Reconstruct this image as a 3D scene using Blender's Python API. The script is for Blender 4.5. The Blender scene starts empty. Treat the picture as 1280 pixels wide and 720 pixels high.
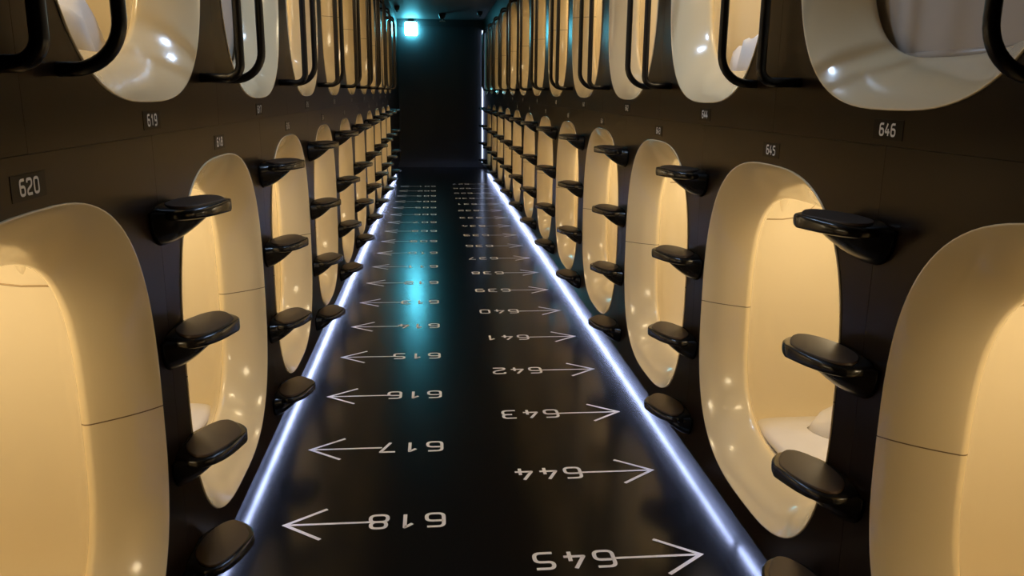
import bpy, math
from mathutils import Vector, Matrix

scene = bpy.context.scene
COL = scene.collection
PI = math.pi

# ------------------------------------------------------------------ layout (metres; the aisle runs along +Y)
WL, WR = -0.585, 0.874          # faces of the two capsule banks
YEND = 14.75                    # end wall
YNEAR = -1.2
ZC = 2.50                       # ceiling
PITCH = 1.1
ZLOW, ZUP = 0.643, 1.755        # capsule centres
HW, HH = 0.460, 0.482           # half width / height of a capsule mouth
ZSEAM = 1.206
KICK = 0.09                     # gap under the panels
L_LOW, L_UP = 1.255, 1.815      # left bank: first visible lower / upper capsule
R_LOW, R_UP = 0.990, 1.540

# ------------------------------------------------------------------ materials
def new_mat(name):
    m = bpy.data.materials.new(name); m.use_nodes = True
    return m, m.node_tree.nodes, m.node_tree.links, m.node_tree.nodes['Principled BSDF']

def plain(name, col, rough=0.4, spec=0.5, coat=0.0, metal=0.0, noise=0.0, nscale=8.0, bump=0.0):
    m, N, K, b = new_mat(name)
    b.inputs['Base Color'].default_value = (*col, 1)
    b.inputs['Roughness'].default_value = rough
    b.inputs['Specular IOR Level'].default_value = spec
    b.inputs['Coat Weight'].default_value = coat
    b.inputs['Coat Roughness'].default_value = 0.08
    b.inputs['Metallic'].default_value = metal
    if noise or bump:
        tc = N.new('ShaderNodeTexCoord'); nz = N.new('ShaderNodeTexNoise')
        nz.inputs['Scale'].default_value = nscale; nz.inputs['Detail'].default_value = 3
        K.new(tc.outputs['Object'], nz.inputs['Vector'])
        if noise:
            mx = N.new('ShaderNodeMix'); mx.data_type = 'RGBA'
            mx.inputs[6].default_value = (*[c*(1-noise) for c in col], 1)
            mx.inputs[7].default_value = (*[min(1, c*(1+noise)) for c in col], 1)
            K.new(nz.outputs['Fac'], mx.inputs[0]); K.new(mx.outputs[2], b.inputs['Base Color'])
        if bump:
            bp = N.new('ShaderNodeBump'); bp.inputs['Strength'].default_value = bump
            bp.inputs['Distance'].default_value = 0.01
            K.new(nz.outputs['Fac'], bp.inputs['Height']); K.new(bp.outputs['Normal'], b.inputs['Normal'])
    return m

def emitter(name, col, strength):
    m, N, K, b = new_mat(name)
    b.inputs['Base Color'].default_value = (0.8, 0.8, 0.8, 1)
    b.inputs['Emission Color'].default_value = (*col, 1)
    b.inputs['Emission Strength'].default_value = strength
    return m

CREAM = (0.80, 0.70, 0.51)
def rim_material():
    m, N, K, b = new_mat('moulded_cream_rim')
    b.inputs['Roughness'].default_value = 0.17
    b.inputs['Coat Weight'].default_value = 0.6
    b.inputs['Coat Roughness'].default_value = 0.08
    tc = N.new('ShaderNodeTexCoord'); sx = N.new('ShaderNodeSeparateXYZ')
    K.new(tc.outputs['Object'], sx.inputs[0])
    ab = N.new('ShaderNodeMath'); ab.operation = 'ABSOLUTE'; K.new(sx.outputs['Z'], ab.inputs[0])
    lt = N.new('ShaderNodeMath'); lt.operation = 'LESS_THAN'; lt.inputs[1].default_value = 0.0013
    K.new(ab.outputs[0], lt.inputs[0])                      # the joint between upper and lower moulding
    mx = N.new('ShaderNodeMix'); mx.data_type = 'RGBA'
    mx.inputs[6].default_value = (.90, .76, .50, 1); mx.inputs[7].default_value = (0.22, 0.15, 0.08, 1)
    K.new(lt.outputs[0], mx.inputs[0]); K.new(mx.outputs[2], b.inputs['Base Color'])
    return m

M_wall = plain('black_brown_panel', (0.0075, 0.0034, 0.0014), 0.28, 0.16, noise=0.15, nscale=2.5)
M_wall.node_tree.nodes['Principled BSDF'].inputs['Specular Tint'].default_value = (1.0, .78, .56, 1)   # brown-toned lacquer
M_floor = plain('polished_black_floor', (0.003, 0.003, 0.0035), 0.20, 0.38, noise=0.3, nscale=3.0, bump=0.02)
M_ceil = plain('dark_ceiling_paint', (0.07, 0.07, 0.07), 0.6)
M_end = plain('dark_end_wall_paint', (0.045, 0.05, 0.055), 0.5)
M_kick = plain('grey_recess_board', (0.45, 0.47, 0.52), 0.5)
M_rim = rim_material()
M_shell = plain('moulded_cream_liner', CREAM, 0.38, 0.4, noise=0.02, nscale=3)
M_step = plain('black_gloss_plastic', (0.010, 0.009, 0.008), 0.22, 0.5)
M_tread = plain('dark_brown_rubber', (0.055, 0.032, 0.019), 0.5, 0.5)
M_rail = plain('black_coated_tube', (0.008, 0.006, 0.006), 0.32, 0.5)
M_paint = plain('white_floor_paint', (0.85, 0.83, 0.83), 0.5)
M_plate = plain('dark_number_plate', (0.004, 0.0025, 0.0015), 0.3, 0.10)
M_digit = plain('pale_digit_print', (0.75, 0.73, 0.70), 0.5)
M_bed = plain('white_cotton', (0.82, 0.80, 0.80), 0.85, 0.2, noise=0.04, nscale=14, bump=0.15)
M_blind = plain('pale_grey_screen', (0.52, 0.46, 0.40), 0.7, 0.3, noise=0.03, nscale=20)
M_bar = plain('beige_hem_bar', (0.55, 0.44, 0.33), 0.4)
M_led = emitter('cool_white_led', (0.50, 0.60, 1.0), 34.0)
M_tube = emitter('cool_white_tube', (0.55, 0.66, 1.0), 2.6)
M_exit = emitter('cyan_green_lit_face', (0.13, 0.77, 1.0), 50.0)
M_dark = plain('black_fixture', (0.010, 0.010, 0.011), 0.35)
M_chrome = plain('bright_metal', (0.8, 0.8, 0.82), 0.15, metal=1.0)

# ------------------------------------------------------------------ mesh helpers
def make_mesh(name, verts, faces, mat, smooth=True, mats=None):
    me = bpy.data.meshes.new(name)
    me.from_pydata([tuple(v) for v in verts], [], faces)
    me.materials.append(mat)
    if smooth:
        me.polygons.foreach_set('use_smooth', [True]*len(me.polygons))
    me.update()
    import bmesh
    bm = bmesh.new(); bm.from_mesh(me)
    bmesh.ops.recalc_face_normals(bm, faces=bm.faces)
    bm.to_mesh(me); bm.free()
    return me

def obj(name, me, parent=None, loc=(0, 0, 0), rz=0.0):
    o = bpy.data.objects.new(name, me); COL.objects.link(o)
    o.location = loc; o.rotation_euler = (0, 0, rz)
    if parent: o.parent = parent
    return o

def tag(o, label, cat, group=None):
    o['label'] = label; o['category'] = cat
    if group: o['group'] = group
    return o

def thing(name, label, cat, loc, rz=0.0, group=None):
    o = bpy.data.objects.new(name, None); COL.objects.link(o)
    o.empty_display_size = 0.1
    o.location = loc; o.rotation_euler = (0, 0, rz)
    return tag(o, label, cat, group)

def structure(name, me):
    o = obj(name, me); o['kind'] = 'structure'
    return o

class MB:
    def __init__(s): s.v = []; s.f = []
    def quad(s, *p):
        n = len(s.v); s.v += [tuple(q) for q in p]; s.f.append(tuple(range(n, n+len(p))))
    def box(s, a, b):
        x0, y0, z0 = a; x1, y1, z1 = b
        n = len(s.v)
        s.v += [(x0,y0,z0),(x1,y0,z0),(x1,y1,z0),(x0,y1,z0),(x0,y0,z1),(x1,y0,z1),(x1,y1,z1),(x0,y1,z1)]
        s.f += [tuple(n+i for i in q) for q in ((0,3,2,1),(4,5,6,7),(0,1,5,4),(1,2,6,5),(2,3,7,6),(3,0,4,7))]
    def rings(s, rings, closed=True, cap0=False, cap1=False):
        n = len(s.v); k = len(rings[0])
        for r in rings: s.v += [tuple(p) for p in r]
        for i in range(len(rings)-1):
            for j in range(k if closed else k-1):
                j2 = (j+1) % k
                s.f.append((n+i*k+j, n+i*k+j2, n+(i+1)*k+j2, n+(i+1)*k+j))
        if cap0: s.f.append(tuple(n+j for j in range(k)))
        if cap1: s.f.append(tuple(n+(len(rings)-1)*k+j for j in range(k)))
    def tube(s, pts, r, seg=12, closed=False):
        pts = [Vector(p) for p in pts]; N = len(pts); rings = []
        up = None
        for i, p in enumerate(pts):
            a = pts[(i-1) % N] if closed or i > 0 else p
            b = pts[(i+1) % N] if closed or i < N-1 else p
            t = (b-a).normalized()
            if up is None:
                up = t.orthogonal().normalized()
            up = (up - t*up.dot(t)).normalized(); w = t.cross(up)
            rr = r[i] if isinstance(r, (list, tuple)) else r
            rings.append([p + (up*math.cos(2*PI*k/seg) + w*math.sin(2*PI*k/seg))*rr for k in range(seg)])
        s.rings(rings, True, not closed, not closed)
    def mesh(s, name, mat, smooth=True):
        return make_mesh(name, s.v, s.f, mat, smooth)

def superell(hw, hh, n, K, phase=0.0):
    out = []
    for k in range(K):
        t = 2*PI*(k+phase)/K
        c, s_ = math.cos(t), math.sin(t)
        out.append((math.copysign(abs(c)**(2/n), c)*hw, math.copysign(abs(s_)**(2/n), s_)*hh))
    return out

NS = 2.85
K_OUT = 96

# ------------------------------------------------------------------ the banks: black panels with capsule mouths
def bank(side):
    """front panels of one bank; side=+1 right, -1 left"""
    mb = MB()
    X = WR if side > 0 else WL
    low0, up0 = (R_LOW, R_UP) if side > 0 else (L_LOW, L_UP)
    nlow = N_LOW[side]; nup = N_UP[side]
    g, d = 0.0005, 0.0007
    def P(u, y, z): return (X + side*u, y, z)
    def module(yc, zc, z0, z1):
        y0, y1 = yc-PITCH/2, yc+PITCH/2
        mouth = superell(HW-0.0015, HH-0.0015, NS, K_OUT)
        # points on the rectangle met by the same directions, corners snapped
        def rect(y0, y1, z0, z1):
            pts = []
            for (a, b) in mouth:
                sy = ((y1-yc)/a if a > 1e-9 else ((y0-yc)/a if a < -1e-9 else 1e9))
                sz = ((z1-zc)/b if b > 1e-9 else ((z0-zc)/b if b < -1e-9 else 1e9))
                k = min(sy, sz); pts.append([yc+a*k, zc+b*k])
            for cy in (y0, y1):
                for cz in (z0, z1):
                    i = min(range(K_OUT), key=lambda i: (pts[i][0]-cy)**2+(pts[i][1]-cz)**2)
                    pts[i] = [cy, cz]
            return pts
        r1 = rect(y0+g, y1-g, z0+g, z1-g); r0 = rect(y0, y1, z0, z1)
        mb.rings([[P(0.003, yc+a, zc+b) for a, b in mouth], [P(0, yc+a, zc+b) for a, b in mouth],
                  [P(0, y, z) for y, z in r1], [P(d, y, z) for y, z in r0]])
    for i in range(nlow): module(low0+i*PITCH, ZLOW, KICK, ZSEAM)
    for i in range(nup): module(up0+i*PITCH, ZUP, ZSEAM, ZC)
    def slab(y0, y1, z0, z1):
        if y1-y0 > 1e-4: mb.quad(P(0, y0+g, z0+g), P(0, y1-g, z0+g), P(0, y1-g, z1-g), P(0, y0+g, z1-g))
    slab(YNEAR, low0-PITCH/2, KICK, ZSEAM); slab(low0+(nlow-.5)*PITCH, YEND, KICK, ZSEAM)
    slab(YNEAR, up0-PITCH/2, ZSEAM, ZC); slab(up0+(nup-.5)*PITCH, YEND, ZSEAM, ZC)
    mb.quad(P(0, YNEAR, KICK), P(0.075, YNEAR, KICK), P(0.075, YEND, KICK), P(0, YEND, KICK))
    mb.quad(P(d+.001, YNEAR, ZSEAM-.01), P(d+.001, YEND, ZSEAM-.01), P(d+.001, YEND, ZSEAM+.01), P(d+.001, YNEAR, ZSEAM+.01))
    return mb.mesh('wall_bank', M_wall, smooth=False)

N_LOW = {1: 12, -1: 10}
N_UP = {1: 12, -1: 10}
structure('wall_right', bank(1)); structure('wall_left', bank(-1))

mb = MB(); mb.box((-3.2, YNEAR, -0.1), (3.4, YEND, 0)); structure('floor', mb.mesh('floor', M_floor, False))
mb = MB(); mb.box((-3.2, YNEAR, ZC), (3.4, YEND, ZC+.1)); structure('ceiling', mb.mesh('ceiling', M_ceil, False))
mb = MB(); mb.box((-3.2, YEND, -.1), (3.4, YEND+.1, ZC+.1))
mb.box((WL-.3, YEND-.03, 2.38), (WR+.3, YEND, ZC))
structure('wall_back', mb.mesh('end_wall', M_end, False))
for side, nm in ((1, 'baseboard_right'), (-1, 'baseboard_left')):
    X = (WR if side > 0 else WL) + side*0.075
    mb = MB(); mb.box((min(X, X+side*.02), YNEAR, 0), (max(X, X+side*.02), YEND, KICK))
    structure(nm, mb.mesh('kick_board', M_kick, False))

# ------------------------------------------------------------------ capsule parts (local: +X into the bank, +Y along it, +Z up)
def ring_of(hw, hh, x, n=NS, K=K_OUT, zoff=0.0):
    return [(x, a, b+zoff) for a, b in superell(hw, hh, n, K)]

def build_rim():
    mb = MB(); R = []
    R.append(ring_of(HW-.006, HH-.006, 0.014))
    R.append(ring_of(HW-.0005, HH-.0005, 0.004))
    R.append(ring_of(HW, HH, -0.001))
    R.append(ring_of(HW-.0012, HH-.0012, -0.0035))
    R.append(ring_of(HW-.0032, HH-.0032, -0.0030))
    for k in range(12):
        s_ = .006 + .094*k/11
        d_ = -.001 + .72*(s_-.006) + 4.5*(s_-.006)**2
        R.append(ring_of(HW-s_, HH-s_, d_, NS+.25*k/11))
    xl = R[-1][0][0]
    n2 = NS+.25; r = .016
    for k in range(1, 9):
        a = math.radians(-28+14*k)
        s_ = .100 + r*(math.cos(a)-math.cos(math.radians(-28)))
        R.append(ring_of(HW-s_, HH-s_, xl + r*(math.sin(a)+math.sin(math.radians(28))), n2))
    xl = R[-1][0][0]-.020
    R.append(ring_of(HW-.078, HH-.080, xl+.024, n2))
    mb.rings(R)
    return mb.mesh('rim', M_rim), xl+.024
RIM_ME, XLIP = build_rim()

def build_shell():
    mb = MB(); n2 = NS+.25
    R = [ring_of(HW-.078, HH-.080, XLIP, n2)]
    for hw, hh, x, n in ((.392, .402, XLIP+.006, 3.2), (.418, .42, XLIP+.022, 3.6), (.432, .43, XLIP+.05, 6), (.436, .432, XLIP+.1, 8),
                         (.436, .432, .6, 8), (.436, .432, 1.2, 8), (.436, .432, 1.9, 8), (.42, .42, 1.98, 4.5), (.36, .36, 2.02, 4)):
        R.append(ring_of(hw, hh, x, n))
    mb.rings(R, cap1=True)
    return mb.mesh('liner', M_shell)
SHELL_ME = build_shell()

def build_bracket(sy):
    mb = MB()                                       # V-shaped rib under the liner's ceiling
    y = sy*.436
    R = []
    for k in range(7):
        t = k/6
        z = .41 - t*.125; w = .045*(1-t)**.8+.004; dep = (.05*(1-t)+.003)*sy
        R.append([(.235+w*math.cos(a)*.9, y+.004*sy-dep*max(0, math.sin(a)), z) for a in [PI*j/8 for j in range(9)]])
    mb.rings(R, closed=False)
    mb.f.append(tuple(len(mb.v)-9+j for j in range(9)))
    return mb.mesh('rib', M_shell)
BR_ME = {1: build_bracket(1), -1: build_bracket(-1)}

def build_bead(sy):
    pts = [(XLIP+.03, sy*.425, .272), (.24, sy*.4345, .270), (.28, sy*.4345, .275), (.315, sy*.4345, .29),
           (.34, sy*.433, .315), (.36, sy*.428, .345), (.375, sy*.418, .375), (.385, sy*.40, .40)]
    mb = MB(); mb.tube(pts, .0022, 6)
    return mb.mesh('bead', plain_bead)
plain_bead = plain('liner_joint', (0.45, 0.34, 0.2), 0.5)
BEAD_ME = {1: build_bead(1), -1: build_bead(-1)}

def build_blind():
    mb = MB()
    R = [[(XLIP+.012+dx, y, z) for y, z in ((-.385, -.376), (.385, -.376), (.385, .385), (-.385, .385))] for dx in (0, .004)]
    mb.rings(R, cap0=True, cap1=True)
    return mb.mesh('screen', M_blind, False)
BLIND_ME = build_blind()
mb = MB()
mb.rings([[(XLIP+.014+.010*math.cos(a), y, -.376+.012*math.sin(a)) for a in [2*PI*k/12 for k in range(12)]] for y in (-.37, .37)], cap0=True, cap1=True)
BAR_ME = mb.mesh('hem_bar', M_bar)

ORD = ['nearest', 'second', 'third', 'fourth', 'fifth', 'sixth', 'seventh', 'eighth', 'ninth', 'tenth', 'eleventh', 'twelfth', 'thirteenth',
       'fourteenth', 'fifteenth', 'sixteenth', 'seventeenth', 'eighteenth', 'nineteenth', 'twentieth', 'twenty-first', 'twenty-second']
SIDE = {1: 'right', -1: 'left'}
LAMP_E = 4.6
WARM = (1.0, 0.80, 0.50)
lamp_data = bpy.data.lights.new('capsule_lamp', 'POINT')
lamp_data.energy = LAMP_E; lamp_data.color = WARM; lamp_data.shadow_soft_size = 0.09

BLINDS = {646, 617}
UNLIT = {646, 617, 626, 624, 601}
def capsule(side, tier, i):
    low = tier == 'lower'
    X = WR if side > 0 else WL
    y0 = {(1, 1): R_LOW, (1, 0): R_UP, (-1, 1): L_LOW, (-1, 0): L_UP}[(side, int(low))]
    y = y0 + i*PITCH; z = ZLOW if low else ZUP
    num = (647 - 2*i if low else 646 - 2*i) if side > 0 else (620 - 2*i if low else 619 - 2*i)
    rz = 0 if side > 0 else PI
    state = 'grey-blinded' if num in BLINDS else ('unlit cream' if num in UNLIT else 'lit cream')
    where = ('nearest' if i == 0 else ORD[i] + ' from the near end')
    t = thing('sleeping_capsule', f'{state} oval sleeping capsule, {tier} row of the {SIDE[side]} wall, {where}', 'sleeping capsule',
              (X, y, z), rz, f'{tier} capsules in the {SIDE[side]} wall')
    obj('rim', RIM_ME, t); obj('liner', SHELL_ME, t)
    if low:
        for s in (1, -1):
            obj('ceiling_rib', BR_ME[s], t); obj('ceiling_joint', BEAD_ME[s], t)
    if num in BLINDS:
        b = obj('roller_blind', BLIND_ME, t); b['label'] = 'lowered pale grey blind'
        obj('hem_bar', BAR_ME, b)
    if num not in UNLIT:
        l = bpy.data.objects.new('capsule_lamp', lamp_data); COL.objects.link(l)
        l.location = (X + side*0.36, y, z + .29)
    return num, y
caps = {}
for side in (1, -1):
    for i in range(N_LOW[side]): n_, y_ = capsule(side, 'lower', i); caps[n_] = (side, 'lower', y_, i)
    for i in range(N_UP[side]): n_, y_ = capsule(side, 'upper', i); caps[n_] = (side, 'upper', y_, i)

# ------------------------------------------------------------------ stroke digits
def fillet(pts, r, closed=False, seg=5):
    P = [Vector((p[0], p[1])) for p in pts]; n = len(P); out = []
    for i in range(n):
        if not closed and i in (0, n-1): out.append(P[i]); continue
        a, b, c = P[i-1], P[i], P[(i+1) % n]
        d1 = (a-b); d2 = (c-b); rr = min(r, d1.length*.49, d2.length*.49)
        p1 = b + d1.normalized()*rr; p2 = b + d2.normalized()*rr
        for k in range(seg+1):
            t = k/seg; out.append(p1*(1-t)**2 + b*2*t*(1-t) + p2*t*t)
    return out

def stroke(mb, pts, w, to3, closed=False, lift=(0, 0, 1)):
    n = len(pts); L, R = [], []
    mb.coats = getattr(mb, 'coats', -1) + 1          # each brush stroke lies a hair above the one before
    up = Vector(lift)*.00018*mb.coats
    for i in range(n):
        a = pts[i-1] if closed or i > 0 else None
        c = pts[(i+1) % n] if closed or i < n-1 else None
        b = pts[i]
        t1 = (b-a).normalized() if a is not None and (b-a).length > 1e-9 else None
        t2 = (c-b).normalized() if c is not None and (c-b).length > 1e-9 else None
        t1 = t1 or t2; t2 = t2 or t1
        n1 = Vector((-t1.y, t1.x)); n2 = Vector((-t2.y, t2.x)); m = (n1+n2)
        m = m.normalized() if m.length > 1e-6 else n1
        k = 1/max(.35, m.dot(n1))
        L.append(b+m*w/2*k); R.append(b-m*w/2*k)
    base = len(mb.v)
    for a, b in zip(L, R): mb.v += [tuple(Vector(to3(a))+up), tuple(Vector(to3(b))+up)]
    for i in range(n if closed else n-1):
        j = (i+1) % n
        mb.f.append((base+2*i, base+2*j, base+2*j+1, base+2*i+1))

GLYPH = {
    '0': [([(0,0),(1,0),(1,1),(0,1)], True)],
    '1': [([(.18,.72),(.62,1),(.62,0)], False)],
    '2': [([(0,.78),(0,1),(1,1),(1,.58),(0,.28),(0,0),(1.02,0)], False)],
    '3': [([(0,1),(1,1),(1,.52),(.3,.52)], False), ([(.5,.52),(1,.52),(1,0),(0,0)], False)],
    '4': [([(.52,1.04),(-.04,.28),(1.06,.28)], False), ([(.72,.58),(.72,-.04)], False)],
    '5': [([(1,1),(.04,1),(.02,.58),(1,.58),(1,0),(0,0)], False)],
    '6': [([(.97,1),(0,1),(0,0),(1,0),(1,.56),(.05,.56)], False)],
    '7': [([(-.02,1),(1,1),(.35,-.04)], False)],
    '8': [([(0,0),(1,0),(1,.52),(0,.52)], True), ([(.06,.52),(.94,.52),(.94,1),(.06,1)], True)],
    '9': [([(.03,0),(1,0),(1,1),(0,1),(0,.44),(.95,.44)], False)],
}
def digits(mb, text, w, h, gap, sw, to3, rad=.3, lift=(0, 0, 1)):
    """text in the plane; pen starts at x=0, stroke centre lines fill w x h"""
    x = 0.0
    for ch in text:
        for pts, closed in GLYPH[ch]:
            q = [(x+p[0]*w, p[1]*h) for p in pts]
            sharp = ch in '147'
            q = fillet(q, 0.002 if sharp else rad*min(w, h), closed)
            stroke(mb, q, sw, to3, closed, lift)
        x += w + gap

# ------------------------------------------------------------------ floor markings
FL_W, FL_H, FL_G, FL_S = 0.053, 0.080, 0.034, 0.0120
def floor_arrow(num, side, y, k):
    tip = 0.758 if side > 0 else -0.468
    if side > 0: xa, xb = tip-.252, tip          # shaft
    else: xa, xb = -0.205, tip
    mb = MB()
    to3 = lambda p: (p.x-tip, p.y, 0.0012)
    stroke(mb, [Vector((xa, 0)), Vector((xb-side*.006, 0))], .011, to3)
    stroke(mb, [Vector((tip-side*.118, .092)), Vector((tip, 0)), Vector((tip-side*.118, -.092))], .012, to3)   # the head, over the shaft
    where = 'nearest in its row' if k == 0 else ORD[k] + ' from near end'
    o = obj('floor_arrow', mb.mesh('arrow', M_paint, False), None, (tip, y, 0))
    tag(o, f'white floor arrow numbered {num} pointing at the {SIDE[side]} wall, {where}', 'floor marking',
        f'floor arrows pointing at the {SIDE[side]} wall')
    mb = MB()
    # numbers read from the far end of the aisle: turned by half a turn as seen from here
    x_start = 0.507-.006 if side > 0 else 0.018
    to3 = lambda p: (x_start-tip-p.x, .040-p.y, 0.0012)
    digits(mb, str(num), FL_W, FL_H, FL_G, FL_S, to3, .36)
    obj('number', mb.mesh('number', M_paint, False), o)
for k in range(18): floor_arrow(618-k, -1, 2.341+.55*k, k)
for k in range(19): floor_arrow(645-k, 1, 2.083+.55*k, k)

# ------------------------------------------------------------------ number plates on the banks
def number_sign(num):
    side, tier, y, i = caps[num]
    X = WR if side > 0 else WL
    z = 1.161 if tier == 'lower' else 1.237
    mb = MB(); mb.box((-.0008, -.053, -.019), (0, .053, .019))
    pos = 'above' if tier == 'lower' else 'below'
    where = 'nearest' if i == 0 else ORD[i]
    o = obj('number_sign', mb.mesh('plate', M_plate, False), None, (X, y, z), 0 if side > 0 else PI)
    tag(o, f'small dark number plate {num} {pos} the {where} capsule of the {SIDE[side]} {tier} row', 'number plate',
        f'number plates on the {SIDE[side]} wall')
    mb = MB()
    tot = 3*.0135+2*.0075
    digits(mb, str(num), .0135, .0215, .0075, .0042, lambda p: (-.0012, tot/2-p.x, p.y-.0108), .4, (-1, 0, 0))
    d = obj('digits', mb.mesh('digits', M_digit, False), o); d['label'] = 'pale printed digits'
for num in sorted(caps):
    if num == 647: continue            # its plate lies outside the frame
    number_sign(num)

# ------------------------------------------------------------------ climbing steps
OUTLINE = [(0,-.050,.100),(.012,-.056,.130),(.03,-.063,.155),(.05,-.066,.168),(.068,-.062,.170),(.085,-.050,.163),(.10,-.030,.150),
           (.112,-.002,.135),(.120,.028,.120),(.1255,.055,.105),(.128,.072,.090)]
def span(u):
    for (a, l0, h0), (b, l1, h1) in zip(OUTLINE, OUTLINE[1:]):
        if u <= b:
            t = (u-a)/(b-a); return l0+(l1-l0)*t, h0+(h1-h0)*t
    return OUTLINE[-1][1:]
def build_step(m):
    """paddle step; m mirrors it for the other bank"""
    mb = MB(); R = []
    for k in range(33):
        u = .128*(1-(1-k/32)**1.6); lo, hi = span(u); c, hw = (lo+hi)/2, (hi-lo)/2
        th = .033 - .006*max(0, (u-.06)/.07)
        R.append([(-u, m*(c+a), -th/2+b) for a, b in superell(hw, th/2, 3.6, 40)])
    e = R[-1]; c = Vector((0, 0, 0))
    for p in e: c += Vector(p)/len(e)
    R.append([(-.1295, c.y+(p[1]-c.y)*.75, c.z+(p[2]-c.z)*.75) for p in e])
    mb.rings(R, cap0=True, cap1=True)
    body = mb.mesh('paddle', M_step)
    mb = MB(); R = []
    for s_, z in ((1.0, -.004), (1.0, .0006), (.985, .0014), (.95, .0017)):
        ring = []
        for k in range(60):
            t = 2*PI*k/60
            u = .063 + .055*math.cos(t)*s_
            lo, hi = span(u); c, hw = (lo+hi)/2, (hi-lo)/2-.012
            ring.append((-u, m*(c+hw*s_*math.copysign(abs(math.sin(t))**.7, math.sin(t))), z))
        R.append(ring)
    mb.rings(R, cap1=True)
    tread = mb.mesh('tread', M_tread)
    mb = MB(); R = []
    for k in range(13):
        t = k/12; u = .095*t
        dep = .014 + .066*(1-t**1.5); hw = .076*(1-t**3)**.5*(1+.1*t)+.004; c = .004+.045*t
        ring = [(-u, m*(c+hw*math.cos(a)), -.010-dep*abs(math.sin(a))**.8) for a in [PI*j/16 for j in range(17)]]
        R.append(ring)
    mb.rings(R, closed=True, cap0=True, cap1=True)
    return body, tread, mb.mesh('bracket', M_step)
STEP_MES = {1: build_step(1), -1: build_step(-1)}
STEP_Z = [(.2264, 'lowest of four'), (.5014, 'second from floor'), (.781, 'third from floor'), (1.061, 'topmost of four')]
def steps(num):
    side, tier, y, i = caps[num]
    X = WR if side > 0 else WL
    for z, nm in STEP_Z:
        body, tread, bracket = STEP_MES[side]
        o = obj('climbing_step', body, None, (X, y, z), 0 if side > 0 else PI)
        tag(o, f'black paddle step, {nm}, under {ORD[i]} upper capsule of {SIDE[side]} wall', 'step',
            f'climbing steps on the {SIDE[side]} wall')
        obj('bracket', bracket, o)
        tr = obj('tread', tread, o); tr['label'] = 'dark brown tread pad'
for num, (side, tier, y, i) in sorted(caps.items()):
    if tier == 'upper': steps(num)

# ------------------------------------------------------------------ handrails between the upper capsules
def build_rail(r):
    z0, z1, px = 1.329, 2.215, .100
    c = [(0.004, z0), (-px, z0), (-px, z1), (0.004, z1)]
    P = [Vector(p) for p in c]
    f = [P[0]]
    for i in (1, 2):
        a, b, d = P[i-1], P[i], P[i+1]
        p1 = b+(a-b).normalized()*r; p2 = b+(d-b).normalized()*r
        o = p1 + (p2-b)
        for k in range(11):
            t = k/10*PI/2
            f.append(o + (b-p2)*math.cos(t) + (b-p1)*math.sin(t))
    f.append(P[3])
    mb = MB(); mb.tube([(p.x, 0, p.y) for p in f], .0115, 14)
    return mb.mesh('handrail', M_rail)
RAIL_WIDE, RAIL_TIGHT = build_rail(.078), build_rail(.034)
for num, (side, tier, y, i) in sorted(caps.items()):
    if tier != 'lower': continue
    X = WR if side > 0 else WL
    low_where = ORD[i]
    for dy, me, nm in ((.14, RAIL_WIDE, 'farther'), (-.14, RAIL_TIGHT, 'nearer')):
        if num == 647 and dy < 0: continue      # outside the frame
        o = obj('handrail', me, None, (X, y+dy, 0), 0 if side > 0 else PI)
        tag(o, f'black tube handrail, {nm} of the pair above the {low_where} lower capsule, {SIDE[side]} wall', 'handrail',
            f'handrails on the {SIDE[side]} wall')

# ------------------------------------------------------------------ light strips
def led(side, x, y0, y1, label):
    mb = MB(); n = max(2, int((y1-y0)/.05))
    R = []
    for k in range(n+1):
        y = y0+(y1-y0)*k/n
        w = .0048+.0006*math.sin(y*21)+.0004*math.sin(y*47+1)
        R.append([(w*math.cos(a)*1.2, y, KICK-.0005-.006*math.sin(a)) for a in [PI*j/6 for j in range(7)]])
    mb.rings(R, closed=True, cap0=True, cap1=True)
    o = obj('light_strip', mb.mesh('led', M_led), None, (x, 0, 0))
    tag(o, label, 'light strip', 'light strips along the floor edges')
led(-1, WL-.042, 0.8, 13.9, 'thin cool white light strip under the left wall, along the edge of the black floor')
led(1, WR+.058, 2.28, 14.3, 'long cool white light strip under the right wall, running to the end wall')
led(1, WR+.074-.006, 0.9, 2.25, 'short near length of cool white light strip under the right wall')

mb = MB()
mb.rings([[(.010*math.cos(a), .010*math.sin(a), z) for a in [2*PI*k/12 for k in range(12)]] for z in (.09, 2.33)], cap0=True, cap1=True)
t = thing('light_tube', 'thin vertical white light tube in the right corner at the far end', 'light tube', (WR-.013, YEND-.035, 0))
obj('tube', mb.mesh('tube', M_tube), t)
mb = MB(); mb.box((-.014, -.014, .07), (.014, .034, .09)); mb.box((-.014, -.014, 2.33), (.014, .034, 2.35))
obj('end_cap', mb.mesh('caps', M_dark, False), t)

# ------------------------------------------------------------------ exit sign and ceiling fittings at the far end
t = thing('exit_sign', 'glowing cyan-white exit sign hanging at the far left of the dark end wall', 'exit sign', (-.350, 14.64, 2.222))
mb = MB(); mb.box((-.09, .004, .226), (.09, .046, .242)); mb.box((-.05, .015, .242), (.05, .035, .285))
obj('hanger', mb.mesh('hanger', M_dark, False), t)
mb = MB()
fr = lambda d, y: [(x, y, .113+z) for x, z in superell(.108-d, .113-d, 9, 40)]
mb.rings([fr(.004, 0), fr(0, .004), fr(0, .046), fr(.004, .05)], cap0=True, cap1=True)
obj('lit_panel', mb.mesh('lit_panel', M_exit, False), t)

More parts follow.
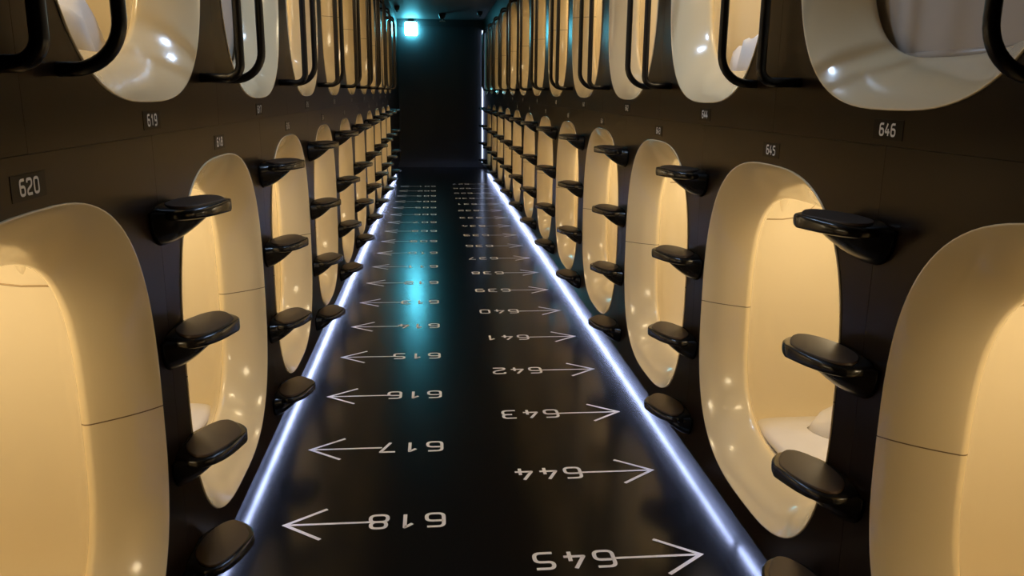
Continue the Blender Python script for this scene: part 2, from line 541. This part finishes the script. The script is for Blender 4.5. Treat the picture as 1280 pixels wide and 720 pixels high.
def dome(x, y, label, ring):
    t = thing('ceiling_camera' if ring else 'ceiling_sprinkler', label, 'camera' if ring else 'sprinkler', (x, y, ZC))
    mb = MB(); rr = .06 if ring else .04
    prof = [(rr, 0), (rr, -.02), (rr*.9, -.035), (rr*.75, -.06 if ring else -.05), (rr*.45, -.085 if ring else -.06), (.004, -.095 if ring else -.066)]
    mb.rings([[(r*math.cos(2*PI*k/24), r*math.sin(2*PI*k/24), z) for k in range(24)] for r, z in prof], cap0=True, cap1=True)
    obj('housing', mb.mesh('dome', M_dark), t)
    mb = MB()
    if ring:
        mb.tube([(.036*math.cos(a), .036*math.sin(a)-.012, -.118) for a in [PI+PI*k/10 for k in range(11)]], .008, 8)
        mb.box((-.008, -.02, -.12), (.008, 0, -.08))
    else:
        mb.rings([[(r*math.cos(2*PI*k/16), r*math.sin(2*PI*k/16), z) for k in range(16)] for r, z in ((.012, -.06), (.012, -.075), (.02, -.077), (.02, -.082))], cap1=True)
    obj('bracket' if ring else 'deflector', mb.mesh('bright', M_digit if ring else M_chrome), t)
dome(.165, 13.6, 'small black dome camera on the ceiling beside the exit sign', True)
dome(.735, 13.2, 'small dark sprinkler head on the ceiling near the right wall', False)
dome(-.50, 12.6, 'small sprinkler head on the ceiling by the left wall, left of the exit sign', False)

# ------------------------------------------------------------------ bedding where the photograph shows it
def soft_box(hx, hy, hz, n=4, K=40):
    mb = MB(); R = []
    for k in range(9):
        t = -PI/2 + PI*k/8
        s = abs(math.cos(t))**(2/5); z = math.copysign(abs(math.sin(t))**(2/2.6), math.sin(t))*hz
        s = max(s, .02) if k in (0, 8) else s
        R.append([(a*(.86+.14*s) if k not in (0, 8) else a*.9, b*(.86+.14*s) if k not in (0, 8) else b*.9, z) for a, b in superell(hx, hy, n*1.6, K)])
    mb.rings(R, cap0=True, cap1=True)
    return mb
MATT_ME = soft_box(.93, .402, .022, 18).mesh('mattress', M_bed)
def mattress(num, label):
    side, tier, y, i = caps[num]
    X = WR if side > 0 else WL
    zc = ZLOW if tier == 'lower' else ZUP
    o = obj('mattress', MATT_ME, None, (X+side*(XLIP+.965), y, zc-.409), 0)
    tag(o, label, 'mattress', 'mattresses in the capsules')
mattress(645, 'white mattress on the floor of the second lower capsule on the right')
mattress(618, 'white mattress on the floor of the second lower capsule on the left')
mattress(643, 'pale mattress in the third lower capsule on the right')
mattress(619, 'white mattress in the nearest upper capsule on the left')
mattress(644, 'white mattress in the second upper capsule on the right')

def crumpled(hx, hy, h, seed):
    import random
    rnd = random.Random(seed); n = 22; V = []; F = []
    ph = [rnd.uniform(0, 6.28) for _ in range(8)]
    for i in range(n+1):
        for j in range(n+1):
            a, b = i/n*2-1, j/n*2-1
            edge = (1-abs(a)**5)*(1-abs(b)**5)
            fold = .5+.2*math.sin(5*a+2.2*b+ph[0])+.17*math.sin(7*b-3*a+ph[1])+.13*math.sin(11*a+6*b+ph[2])
            V.append((a*hx*(1+.05*math.sin(6*b+ph[3])), b*hy*(1+.07*math.sin(5*a+ph[4])), h*max(0, edge)**.45*(.45+.75*fold)))
            F += [(i*(n+1)+j, (i+1)*(n+1)+j, (i+1)*(n+1)+j+1, i*(n+1)+j+1)] if i < n and j < n else []
    m = len(V)
    for i in range(n+1):
        for j in range(n+1):
            V.append((V[i*(n+1)+j][0]*.98, V[i*(n+1)+j][1]*.98, -.002))
    for i in range(n):
        for j in range(n): F.append((m+i*(n+1)+j, m+i*(n+1)+j+1, m+(i+1)*(n+1)+j+1, m+(i+1)*(n+1)+j))
    per = [(i, 0) for i in range(n)]+[(n, j) for j in range(n)]+[(n-i, n) for i in range(n)]+[(0, n-j) for j in range(n)]
    for k in range(len(per)):
        a, b = per[k], per[(k+1) % len(per)]
        ia, ib = a[0]*(n+1)+a[1], b[0]*(n+1)+b[1]
        F.append((ia, ib, m+ib, m+ia))
    me = make_mesh('cloth', V, F, M_bed)
    return me
def cloth(name, num, dx, dy, hx, hy, h, rz, seed, label, cat):
    side, tier, y, i = caps[num]
    X = WR if side > 0 else WL
    zc = ZLOW if tier == 'lower' else ZUP
    o = obj(name, crumpled(hx, hy, h, seed), None, (X+side*dx, y+dy, zc-.386), rz)
    tag(o, label, cat)
cloth('folded_towel', 645, .50, .19, .15, .16, .085, .3, 3, 'crumpled white towel on the mattress of the second lower right capsule', 'towel')
cloth('folded_duvet', 619, .37, .20, .20, .19, .16, .2, 5, 'white folded duvet in the nearest upper capsule of the left wall', 'duvet')
cloth('folded_duvet', 644, .37, .20, .20, .19, .16, -.2, 8, 'white folded duvet in the second upper capsule of the right wall', 'duvet')

# ------------------------------------------------------------------ ceiling downlights of the aisle (small, cool)
def spot(x, y, e, ang=120, col=(.72, .84, 1.0), r=.03):
    l = bpy.data.lights.new('aisle_downlight', 'SPOT'); l.energy = e; l.color = col
    l.spot_size = math.radians(ang); l.spot_blend = .5; l.shadow_soft_size = r
    o = bpy.data.objects.new('aisle_downlight', l); COL.objects.link(o); o.location = (x, y, ZC-.02)
for y in (2.5, 2.9): spot(.14, y, 17.0, 165, (.50, .70, 1.0), .045)
for y in (4.6, 7.3, 10.0): spot(.15, y, .8, 120)

w = bpy.data.worlds.new('dark_room'); scene.world = w; w.use_nodes = True
w.node_tree.nodes['Background'].inputs['Color'].default_value = (.010, .010, .012, 1)
w.node_tree.nodes['Background'].inputs['Strength'].default_value = .3

# ------------------------------------------------------------------ camera
F_PX, PITCHA, YAW, ROLL, H = 1028.27, .2332, .0958, .0098, 1.2998
cam = bpy.data.cameras.new('camera'); cam.sensor_width = 36; cam.lens = F_PX/1280*36
cam.clip_start = .02; cam.clip_end = 60
co = bpy.data.objects.new('camera', cam); COL.objects.link(co)
fw = Vector((math.sin(YAW)*math.cos(PITCHA), math.cos(YAW)*math.cos(PITCHA), -math.sin(PITCHA)))
rt = Vector((math.cos(YAW), -math.sin(YAW), 0)); up = rt.cross(fw)
r2 = rt*math.cos(ROLL)+up*math.sin(ROLL); u2 = -rt*math.sin(ROLL)+up*math.cos(ROLL)
co.matrix_world = Matrix(((r2.x, u2.x, -fw.x, 0), (r2.y, u2.y, -fw.y, 0), (r2.z, u2.z, -fw.z, H), (0, 0, 0, 1)))
scene.camera = co

vs = scene.view_settings
vs.view_transform = 'Standard'; vs.look = 'None'; vs.gamma = 1; vs.use_curve_mapping = False
vs.exposure = 0.0
scene.cycles.max_bounces = 10; scene.cycles.diffuse_bounces = 5; scene.cycles.glossy_bounces = 4
scene.cycles.sample_clamp_indirect = 6.0
